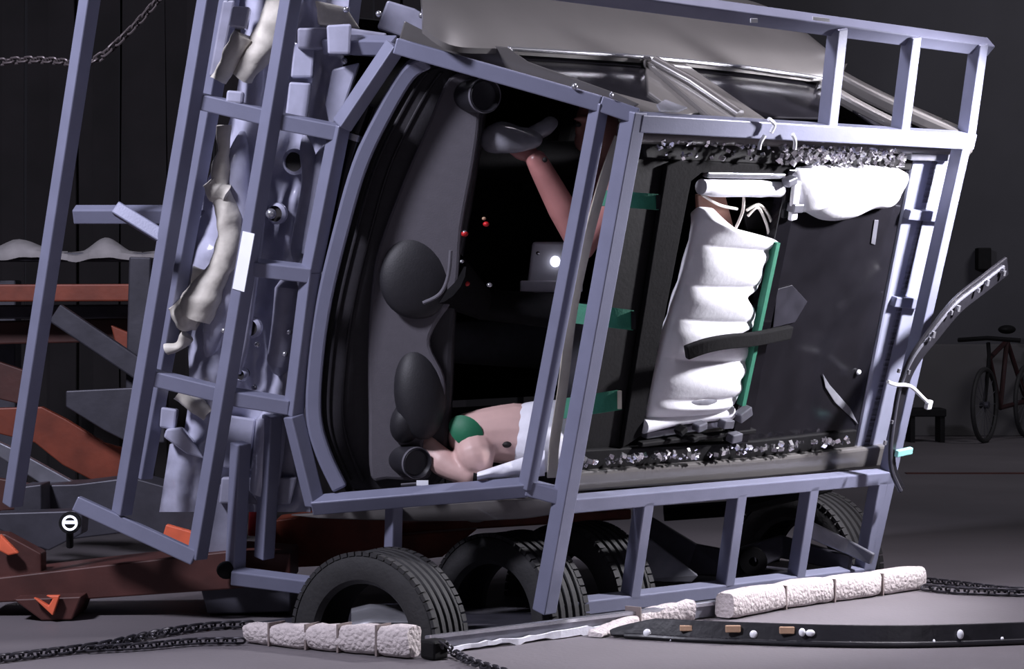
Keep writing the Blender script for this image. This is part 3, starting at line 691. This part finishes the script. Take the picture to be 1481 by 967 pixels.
# recorder box
rb_ = thing('recorder_box', 'pale grey recorder box with a glowing lamp between the dummies', 'instrument', pF(795, 428, .55))
obj('case', M().box(pF(800, 380, .6), V((.09, 0, 0)), V((0, .06, 0)), V((.01, 0, .08))), 'case', rb_, bevel=.01)
obj('base_tray', M().box(pF(797, 414, .58), V((.12, 0, 0)), V((0, .07, 0)), V((0, 0, .022))), 'case', rb_, bevel=.006)
obj('indicator_lamp', M().ball(pF(803, 378, .52), V((.02, 0, 0)), V((0, .015, 0)), V((0, 0, .022)), 12, 8), 'led', rb_, smooth=True)
obj('knob', M().ball(pF(778, 366, .52), V((.008, 0, 0)), V((0, .012, 0)), V((0, 0, .008)), 10, 6), 'alloy', rb_, smooth=True)

# ================================================================== SEATS
def seat(label, l):
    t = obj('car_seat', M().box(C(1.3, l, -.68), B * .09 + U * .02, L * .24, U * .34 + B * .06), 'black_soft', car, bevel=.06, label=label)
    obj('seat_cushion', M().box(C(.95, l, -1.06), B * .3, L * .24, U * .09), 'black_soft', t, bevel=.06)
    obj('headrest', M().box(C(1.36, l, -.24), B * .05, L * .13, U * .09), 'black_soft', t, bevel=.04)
seat('dark seat on the upper side', -.38)
seat('dark seat on the lower side', -1.12)
# green harness straps and the cream trim strap
for a, b, lab in [((868, 286), (952, 292), 'green webbing strap crossing the pillar, topmost of three'),
                  ((826, 452), (916, 463), 'green webbing strap crossing the pillar, middle of three'),
                  ((806, 592), (896, 578), 'green webbing strap crossing the pillar, lowest of three')]:
    h = (28 if a[1] < 400 else 36) / 408
    st = thing('webbing_strap', lab, 'strap', pF(a[0], a[1], .16), 'green webbing straps')
    obj('webbing', M().ribbon(spline([tuple(pF(a[0] + (b[0] - a[0]) * k / 4, a[1] + (b[1] - a[1]) * k / 4, .16 - .03 * math.sin(k * .8))) for k in range(5)], 4), h * .85, .006, V((0, .2, 1))), 'green', st)
    obj('webbing_end', M().box(pF(b[0], b[1], .155), V((.008, 0, 0)), V((0, .008, 0)), V((0, 0, h * .38))), 'black' if a[1] < 500 else 'strap_cream', st)
ct = obj('trim_strap', M().ribbon(spline([tuple(pF(x, y, .07)) for x, y in [(896, 198), (880, 240), (862, 300), (842, 380), (826, 460), (814, 560), (802, 640), (798, 690)]], 5), .036, .012, V((1, .3, .2))), 'strap_cream')
tag(ct, 'long cream plastic strap hanging between the two middle cage tubes', 'strap')

# ================================================================== AIRBAG IN THE ROOF
def pillow(name, edges, n, off, thick, lobes, depth, parent):
    # edges: list of (left px, right px) from top to bottom -> closed puffed bag
    el = spline([e[0] for e in edges], 8); er = spline([e[1] for e in edges], 8); k = len(el); N = 22; vs = []; fs = []
    for i in range(k):
        s = i / (k - 1); lb = abs(math.sin(math.pi * lobes * s)) ** .5 if lobes else math.sin(math.pi * s) ** .4
        end = min(1, math.sin(math.pi * s) * 4 + .25) if lobes else max(.1, math.sin(math.pi * min(1, s * .95 + .04)))
        a = pR(el[i].x, el[i].y, off); b = pR(er[i].x, er[i].y, off); c = (a + b) / 2; hw = (b - a) / 2
        for j in range(N):
            an = 2 * math.pi * j / N; x = math.cos(an); z = math.sin(an)
            sh = (1 - depth * (1 - lb) * (.25 + .75 * (x * .5 + .5)))
            vs.append(c + hw * (abs(x) ** .8 * (1 if x > 0 else -1)) + U * (thick * end * sh * z))
    for i in range(k - 1):
        for j in range(N): fs.append((i * N + j, i * N + (j + 1) % N, (i + 1) * N + (j + 1) % N, (i + 1) * N + j))
    fs += [tuple(range(N)), tuple(range((k - 1) * N, k * N))]
    mm = M().add(vs, fs); o = obj(name, mm, 'airbag', parent, smooth=80)
    sm = o.modifiers.new('s', 'SUBSURF'); sm.levels = 1; sm.render_levels = 1
    return o
ab = thing('roof_airbag', 'inflated white airbag with ribbed lobes filling the roof opening', 'airbag', pR(940, 630, .15))
edges = []
for (xl, y, xr, yr) in [(1012, 300, 1030, 300), (1008, 312, 1060, 330), (1003, 330, 1118, 345), (998, 352, 1120, 362), (992, 376, 1100, 380), (988, 392, 1098, 397), (982, 412, 1094, 414), (977, 428, 1076, 426), (972, 442, 1088, 446), (966, 462, 1088, 468), (960, 480, 1066, 480),
                       (955, 500, 1080, 502), (950, 522, 1084, 528), (944, 545, 1068, 545), (940, 562, 1074, 560), (936, 585, 1060, 580), (933, 604, 1048, 596)]:
    edges.append(((xl, y, 0), (xr, yr, 0)))
pillow('bag_body', edges, 8, .11, .085, 5.5, .62, ab)
obj('bag_tube', M().tube(spline([tuple(pR(x, y, .1)) for x, y in [(1014, 270), (1040, 272), (1080, 272), (1128, 274)]], 5), [.03] * 3 + [.034] * 10 + [.03] * 3, 14), 'airbag', ab, smooth=True)
obj('bag_hem', M().tube(spline([tuple(pR(x, y, .1)) for x, y in [(930, 616), (970, 606), (1010, 600), (1056, 596)]], 5), .03, 12), 'airbag', ab, smooth=True)
obj('bag_end', M().ball(pR(1005, 578, .09), B * .14, L * .035, U * .05), 'film', ab, smooth=True)
ab2 = thing('roof_airbag', 'white airbag bulge hanging at the top of the dark rear glass', 'airbag', pR(1220, 320, .1))
ol = [(1152, 242), (1152, 300), (1164, 306), (1190, 318), (1225, 315), (1255, 302), (1285, 298), (1300, 280), (1300, 244)]
vs = []; olp = spline(ol, 5, True); cpx = V((1226, 272, 0)); mm = M(); rings = 7; fs = []
for r in range(rings):
    q = r / (rings - 1)
    for p in olp:
        x = cpx.lerp(p, 1 - q ** 2 * .9); vs.append(pR(x.x, x.y, .09) + U * (.075 * math.sin(q * math.pi / 2)))
nn = len(olp)
for r in range(rings - 1):
    for j in range(nn): fs.append((r * nn + j, r * nn + (j + 1) % nn, (r + 1) * nn + (j + 1) % nn, (r + 1) * nn + j))
fs += [tuple(range(nn)), tuple(range((rings - 1) * nn, rings * nn))]
obj('bag_body', mm.add(vs, fs), 'airbag', ab2, smooth=80)
obj('bag_seam', M().bar(pR(1152, 262, .06), pR(1146, 318, .06), .04, .02, B), 'airbag', ab2, bevel=.006)
# black trim pieces flung over the roof
ft = obj('foam_strip', M().ribbon(spline([tuple(pR(x, y, z)) for x, y, z in [(992, 510, -.0), (1020, 500, -.02), (1050, 494, -.02), (1090, 490, 0), (1142, 480, .05)]], 5), .055, .03, L), 'black_soft', bevel=.006)
tag(ft, 'black foam strip lying across the ribbed white airbag', 'trim strip')
ht = thing('trim_strip', 'curved black trim strip with shiny clips hanging off the right cage post', 'trim strip', pR(1296, 700, -.1))
hp = spline([tuple(pR(x, y, -.10)) for x, y in [(1456, 384), (1420, 412), (1385, 440), (1350, 482), (1322, 520), (1305, 560), (1295, 610), (1290, 650), (1292, 680), (1304, 708)]], 5)
k = len(hp)
obj('strip_body', M().ribbon(hp, [.09 - .055 * min(1, max(0, (i / k - .3) * 2.2)) for i in range(k)], .016, B), 'strip', ht, bevel=.004)
obj('strip_edge', M().tube([p - B * (.035 - .02 * min(1, max(0, (i / k - .3) * 2.2))) + U * .01 for i, p in enumerate(hp)], .006, 6), 'steel', ht, smooth=True)
for x, y, r in [(1452, 395, .012), (1451, 390, .008), (1428, 409, .014), (1415, 420, .01), (1386, 446, .014), (1376, 452, .01), (1350, 484, .014), (1344, 490, .009), (1314, 538, .01), (1300, 536, .009), (1290, 610, .008), (1280, 640, .01)]:
    obj('clip', M().box(pR(x, y, -.125), B * r * .6, L * r, U * .006), 'alloy', ht, bevel=.002)
obj('cable_tie', M().tube(spline([tuple(pR(x, y, -.12)) for x, y in [(1284, 552), (1296, 556), (1316, 558), (1332, 572), (1342, 582)]], 4), .008, 8), 'white', ht, smooth=True)
obj('tie_head', M().box(pR(1343, 585, -.12), B * .016, L * .02, U * .01), 'white', ht, bevel=.004)
obj('tab', M().bar(pR(1296, 656, -.12), pR(1318, 651, -.12), .03, .02, L), 'cyan', ht, bevel=.004)

# ================================================================== DUMMIES
def body(name, chains, balls, material, parent, voxel=.007, it=6):
    mm = M()
    for pts, rad in chains:
        P = spline([tuple(p) for p in pts], 5) if len(pts) > 2 else [V(p) for p in pts]
        k = len(P); R = []
        for i in range(k):
            f = i / (k - 1) * (len(rad) - 1); i0 = min(int(f), len(rad) - 2); R.append(rad[i0] + (rad[i0 + 1] - rad[i0]) * (f - i0))
        mm.tube(P, R, 14)
        for e in (0, -1): mm.ball(P[e], V((R[e], 0, 0)), V((0, R[e], 0)), V((0, 0, R[e])), 14, 8)
    for c, a, b, d in balls: mm.ball(V(c), a, b, d, 18, 12)
    o = obj(name, mm, material, parent, smooth=80)
    r = o.modifiers.new('r', 'REMESH'); r.mode = 'VOXEL'; r.voxel_size = voxel; r.use_smooth_shade = True
    s = o.modifiers.new('s', 'SMOOTH'); s.iterations = it; s.factor = .5
    return o
def hand(wrist, d, n, s=1.0, curl=.7):
    # palm and five unequal fingers; d = pointing direction, n = back of the hand
    d = d.normalized(); n = (n - d * n.dot(d)).normalized(); sd = d.cross(n); ch = []; bl = []
    palm = wrist + d * .05 * s
    bl.append((palm, d * .055 * s, sd * .045 * s, n * .019 * s))
    for i, ln in enumerate((.072, .082, .076, .058)):
        b0 = palm + d * .035 * s + sd * ((i - 1.5) * .021 * s); a = 0; P = [b0]; step = ln * s / 3
        for q in range(3):
            a += curl * (.5 + .25 * q); P.append(P[-1] + (d * math.cos(a) - n * math.sin(a)) * step)
        ch.append((P, [.0095 * s, .009 * s, .0085 * s, .0075 * s]))
    tb0 = wrist + d * .025 * s + sd * .03 * s
    ch.append(([tb0, tb0 + (d * .5 + sd * .8) * .035 * s, tb0 + (d * 1.2 + sd * .8 - n * .5) * .045 * s], [.013 * s, .011 * s, .009 * s]))
    return ch, bl
# upper dummy
du = thing('crash_test_dummy', 'reddish crash test dummy in the upper seat with an outstretched arm', 'dummy', C(.9, -.38, -1.0))
sh = pF(893, 262, .42); el = pF(842, 356, .36); wr = pF(776, 232, .27); nk = pF(880, 228, .5)
hc, hb = hand(wr + V((-.01, 0, .02)), V((-.8, .1, .45)), V((-.3, -1, .2)), 1.0, .6)
pel = C(1.0, -.40, -.92); hip2 = C(.55, -.42, -.98)
head_c = pF(866, 186, .50)
ch = [([sh, el.lerp(sh, .5) + V((.01, 0, 0)), el], [.07, .058, .05]), ([el, el.lerp(wr, .45), wr], [.052, .055, .04]),
      ([nk + V((0, .1, 0)), sh + V((0, .12, -.02))], [.06, .09])] + hc
body('body', ch, hb, 'skin_red', du, .006)
hd = M(); hx = V((.085, .02, 0)); hy = V((0, .1, 0)); hz = V((-.02, 0, .115))
def shade(c, ax, ay, az):
    return [(c, ax, ay, az), (c + V((-.05, -.06, -.05)), V((.045, 0, 0)), V((0, .05, 0)), V((0, 0, .045))),
            (c + V((-.075, -.075, -.01)), V((.018, 0, 0)), V((0, .022, 0)), V((0, 0, .026))), (c + V((-.05, -.09, .03)), V((.05, 0, 0)), V((0, .014, 0)), V((0, 0, .012))),
            (c + V((.075, -.01, -.01)), V((.012, 0, 0)), V((0, .018, 0)), V((0, 0, .032))), (c + V((-.06, -.09, -.055)), V((.024, 0, 0)), V((0, .012, 0)), V((0, 0, .009)))]
body('head', [([head_c + V((.01, .02, -.09)), nk + V((0, .06, 0))], [.055, .06])], shade(head_c, hx, hy, hz), 'skin_brown', du, .006)
for s in (-1, 1): obj('eye', M().ball(head_c + V((-.05 + s * .03, -.093, .008)), V((.012, 0, 0)), V((0, .008, 0)), V((0, 0, .009)), 10, 6), 'hole', du, smooth=True)
body('clothing', [([nk + V((.0, .16, -.04)), C(.95, -.4, -.6), pel], [.12, .16, .16]), ([pel, hip2, C(.2, -.42, -1.08)], [.12, .09, .06])], [], 'black_soft', du, .012)
obj('joint_bolt', M().ball(wr + V((.03, -.045, .0)), V((.010, 0, 0)), V((0, .008, 0)), V((0, 0, .010)), 10, 6), 'hole', du, smooth=True)
# crumpled film round the hand
fm = M().ball(pF(742, 200, .27), V((.13, 0, .012)), V((0, .07, 0)), V((-.01, 0, .06)), 40, 26)
fm.v = [v + V((noise.noise(v * 11), noise.noise(v * 11 + V((4, 0, 1))), noise.noise(v * 9 + V((1, 8, 0))))) * .03 for v in fm.v]
f2 = M().ball(pF(784, 188, .29), V((.06, 0, .028)), V((0, .03, 0)), V((-.008, 0, .028)), 24, 14)
fm.add([v + V((noise.noise(v * 15), 0, noise.noise(v * 13 + V((2, 2, 2))))) * .02 for v in f2.v], f2.f)
fo = obj('plastic_bag', fm, 'film', smooth=50)
tag(fo, 'crumpled shiny grey plastic bag at the hand of the upper dummy', 'bag')
# lower dummy
dl = thing('crash_test_dummy', 'pale crash test dummy in white clothes with a green painted elbow', 'dummy', C(.9, -1.15, -1.0))
s1 = pF(800, 634, .34); e1 = pF(682, 630, .24)
w1 = pF(692, 676, .14)
a2 = pF(606, 632, .22); m2 = pF(640, 668, .16); w2 = pF(676, 688, .12)
h1, b1 = hand(w1 + V((0, 0, .01)), V((-.6, -.2, -.35)), V((.1, -1, .4)), .8, .9)
h2, b2 = hand(w2 + V((-.02, 0, 0)), V((1, -.1, -.1)), V((0, -1, .5)), .75, .9)
neck = C(.52, -1.16, -.34)
body('body', [([s1, s1.lerp(e1, .5) + V((0, 0, .012)), e1], [.122, .118, .092]), ([e1 + V((.0, -.02, -.02)), e1.lerp(w1, .6) + V((0, -.03, 0)), w1], [.07, .076, .055]),
              ([a2, m2, w2], [.034, .054, .036]), ([neck, C(.62, -1.16, -.52)], [.06, .1])] + h1 + h2, b1 + b2, 'skin_pale', dl, .006)
hc2 = C(.50, -1.14, -.22)
body('head', [([hc2, neck], [.06, .06])], shade(hc2, V((.085, .02, 0)), V((0, .1, 0)), V((0, 0, .115))), 'skin_pale', dl, .008)
body('shirt', [([pF(776, 632, .30), pF(804, 628, .42)], [.14, .135]), ([C(.62, -1.16, -.5), C(.85, -1.16, -.75), C(1.0, -1.16, -.95)], [.15, .17, .16])], [], 'white_cloth', dl, .01)
body('trousers', [([C(1.0, -1.16, -.95), C(.55, -1.18, -1.0), C(.2, -1.2, -1.08)], [.14, .1, .07])], [], 'cloth_grey', dl, .012)
gp = M()
def gpat(a, b):
    ang = 2 * math.pi * a
    x = 677 + 24 * b * math.cos(ang) * 1.0 + 5 * b * math.sin(ang); y = 625 + 22 * b * math.sin(ang)
    p = pF(x, y, .0); ctr = pF(682, 630, .24)
    return p
ray0 = None
vs = []; fs = []; NA = 24; NR = 5
for r in range(NR + 1):
    for j in range(NA):
        an = 2 * math.pi * j / NA; q = r / NR
        x = 674 + q * (24 * math.cos(an) + 7 * math.sin(an)); y = 623 + q * 23 * math.sin(an)
        c0 = e1 + V((-.012, 0, .012)); R = .108
        d = (at(x, y, 8.5) - O).normalized(); oc = O - c0; bq = oc.dot(d); disc = bq * bq - (oc.dot(oc) - R * R)
        vs.append(O + d * (-bq - math.sqrt(max(disc, 0))))
for r in range(NR):
    for j in range(NA): fs.append((r * NA + j, r * NA + (j + 1) % NA, (r + 1) * NA + (j + 1) % NA, (r + 1) * NA + j))
N0 = len(vs); vs += [v + (e1 - v).normalized() * .02 for v in vs]
fs += [tuple(i + N0 for i in reversed(q)) for q in fs]
obj('elbow_paint', M().add(vs, fs), 'green_paint', dl, smooth=80, label='dark green painted patch')
obj('joint_bolt', M().ball(pF(733, 642, .18), V((.02, 0, 0)), V((0, .02, 0)), V((0, 0, .014)), 12, 6), 'hole', dl, smooth=True)
obj('wrist_band', M().lathe(w2 + V((.03, 0, .0)), V((1, 0, -.1)), [(.034, -.008), (.042, -.008), (.042, .008), (.034, .008)], 20), 'black', dl, smooth=40)
def cloth(a, b):
    x = 690 + 98 * a; yt = 684 - 32 * a; yb = 694 - 6 * a; y = yt + (yb - yt) * b
    return pF(x, y, .03 + .06 * a - .03 * math.sin(math.pi * b) + .012 * noise.noise(V((x * .06, y * .1, 1))))
cl = obj('sheet', M().grid(cloth, 20, 8, V((0, .05, 0))), 'white_cloth', smooth=60)
tag(cl, 'white folded cloth below the arm of the lower dummy', 'cloth')

# ================================================================== RIGHT BACKGROUND
bk = thing('bicycle', 'dark bicycle with a reddish frame standing by the back wall', 'bicycle', V((at(1425, 640, 20.4).x, 20.4, 0)))
s = 20.4 / FPX
wc = V((at(1424, 585, 20.4).x, 20.4, .33)); wd2 = wc + V((.55, .86, 0))
ax = V((.86, -.5, 0)).normalized(); fd = V((.5, .86, 0)).normalized()
for c in (wc, wd2):
    wh = obj('wheel', M().lathe(c, ax, [(.31 + .022 * math.cos(t), .022 * math.sin(t)) for t in [q * math.pi / 4 for q in range(8)]], 40), 'rubber', bk, smooth=True)
    sp = M()
    for q in range(16):
        an = 2 * math.pi * q / 16; sp.bar(c, c + (fd * math.cos(an) + V((0, 0, 1)) * math.sin(an)) * .3, .004)
    obj('spokes', sp, 'steel', wh); obj('hub', M().lathe(c, ax, [(.0001, -.04), (.03, -.04), (.03, .04), (.0001, .04)], 12), 'steel_dark', wh)
hd_ = wc + fd * .12 + V((0, 0, .42)); bb = wc + fd * .42 + V((0, 0, -.04)); st_ = wc + fd * .3 * 2 + V((0, 0, .55))
for a, b in [(hd_, bb), (hd_ + V((0, 0, -.02)), st_), (bb, st_), (bb, wd2), (st_, wd2)]: obj('frame_tube', M().tube([a, b], .022, 8), 'bike_red', bk, smooth=True)
obj('fork', M().tube([wc, hd_, hd_ + V((0, 0, .12)) - fd * .03], .018, 8), 'black', bk, smooth=True)
obj('handlebar', M().tube([hd_ + V((0, 0, .14)) + ax * .28, hd_ + V((0, 0, .16)) - fd * .05, hd_ + V((0, 0, .14)) - ax * .28], .02, 8), 'black', bk, smooth=True)
obj('saddle', M().ball(st_ + V((0, 0, .1)), fd * .14, ax * .07, V((0, 0, .04))), 'black', bk, smooth=True)
bx_ = thing('dark_bench', 'low dark bench against the wall left of the bicycle', 'bench', V((at(1338, 640, 20.6).x, 20.6, 0)))
p = V((at(1338, 612, 20.6).x, 20.6, .26))
obj('bench_top', M().box(p, V((.16, 0, 0)), V((0, .15, 0)), V((0, 0, .035))), 'black', bx_, bevel=.01)
for i in (-1, 1): obj('leg', M().box(p + V((i * .13, 0, -.14)), V((.02, 0, 0)), V((0, .13, 0)), V((0, 0, .12))), 'black', bx_)
hk = obj('wall_box', M().box(V((at(1425, 374, 21.3).x, 21.4, at(1425, 374, 21.3).z)), V((.06, 0, 0)), V((0, .08, 0)), V((0, 0, .1))), 'black', bevel=.01)
tag(hk, 'small dark box on the back wall above the tip of the trim strip', 'box')
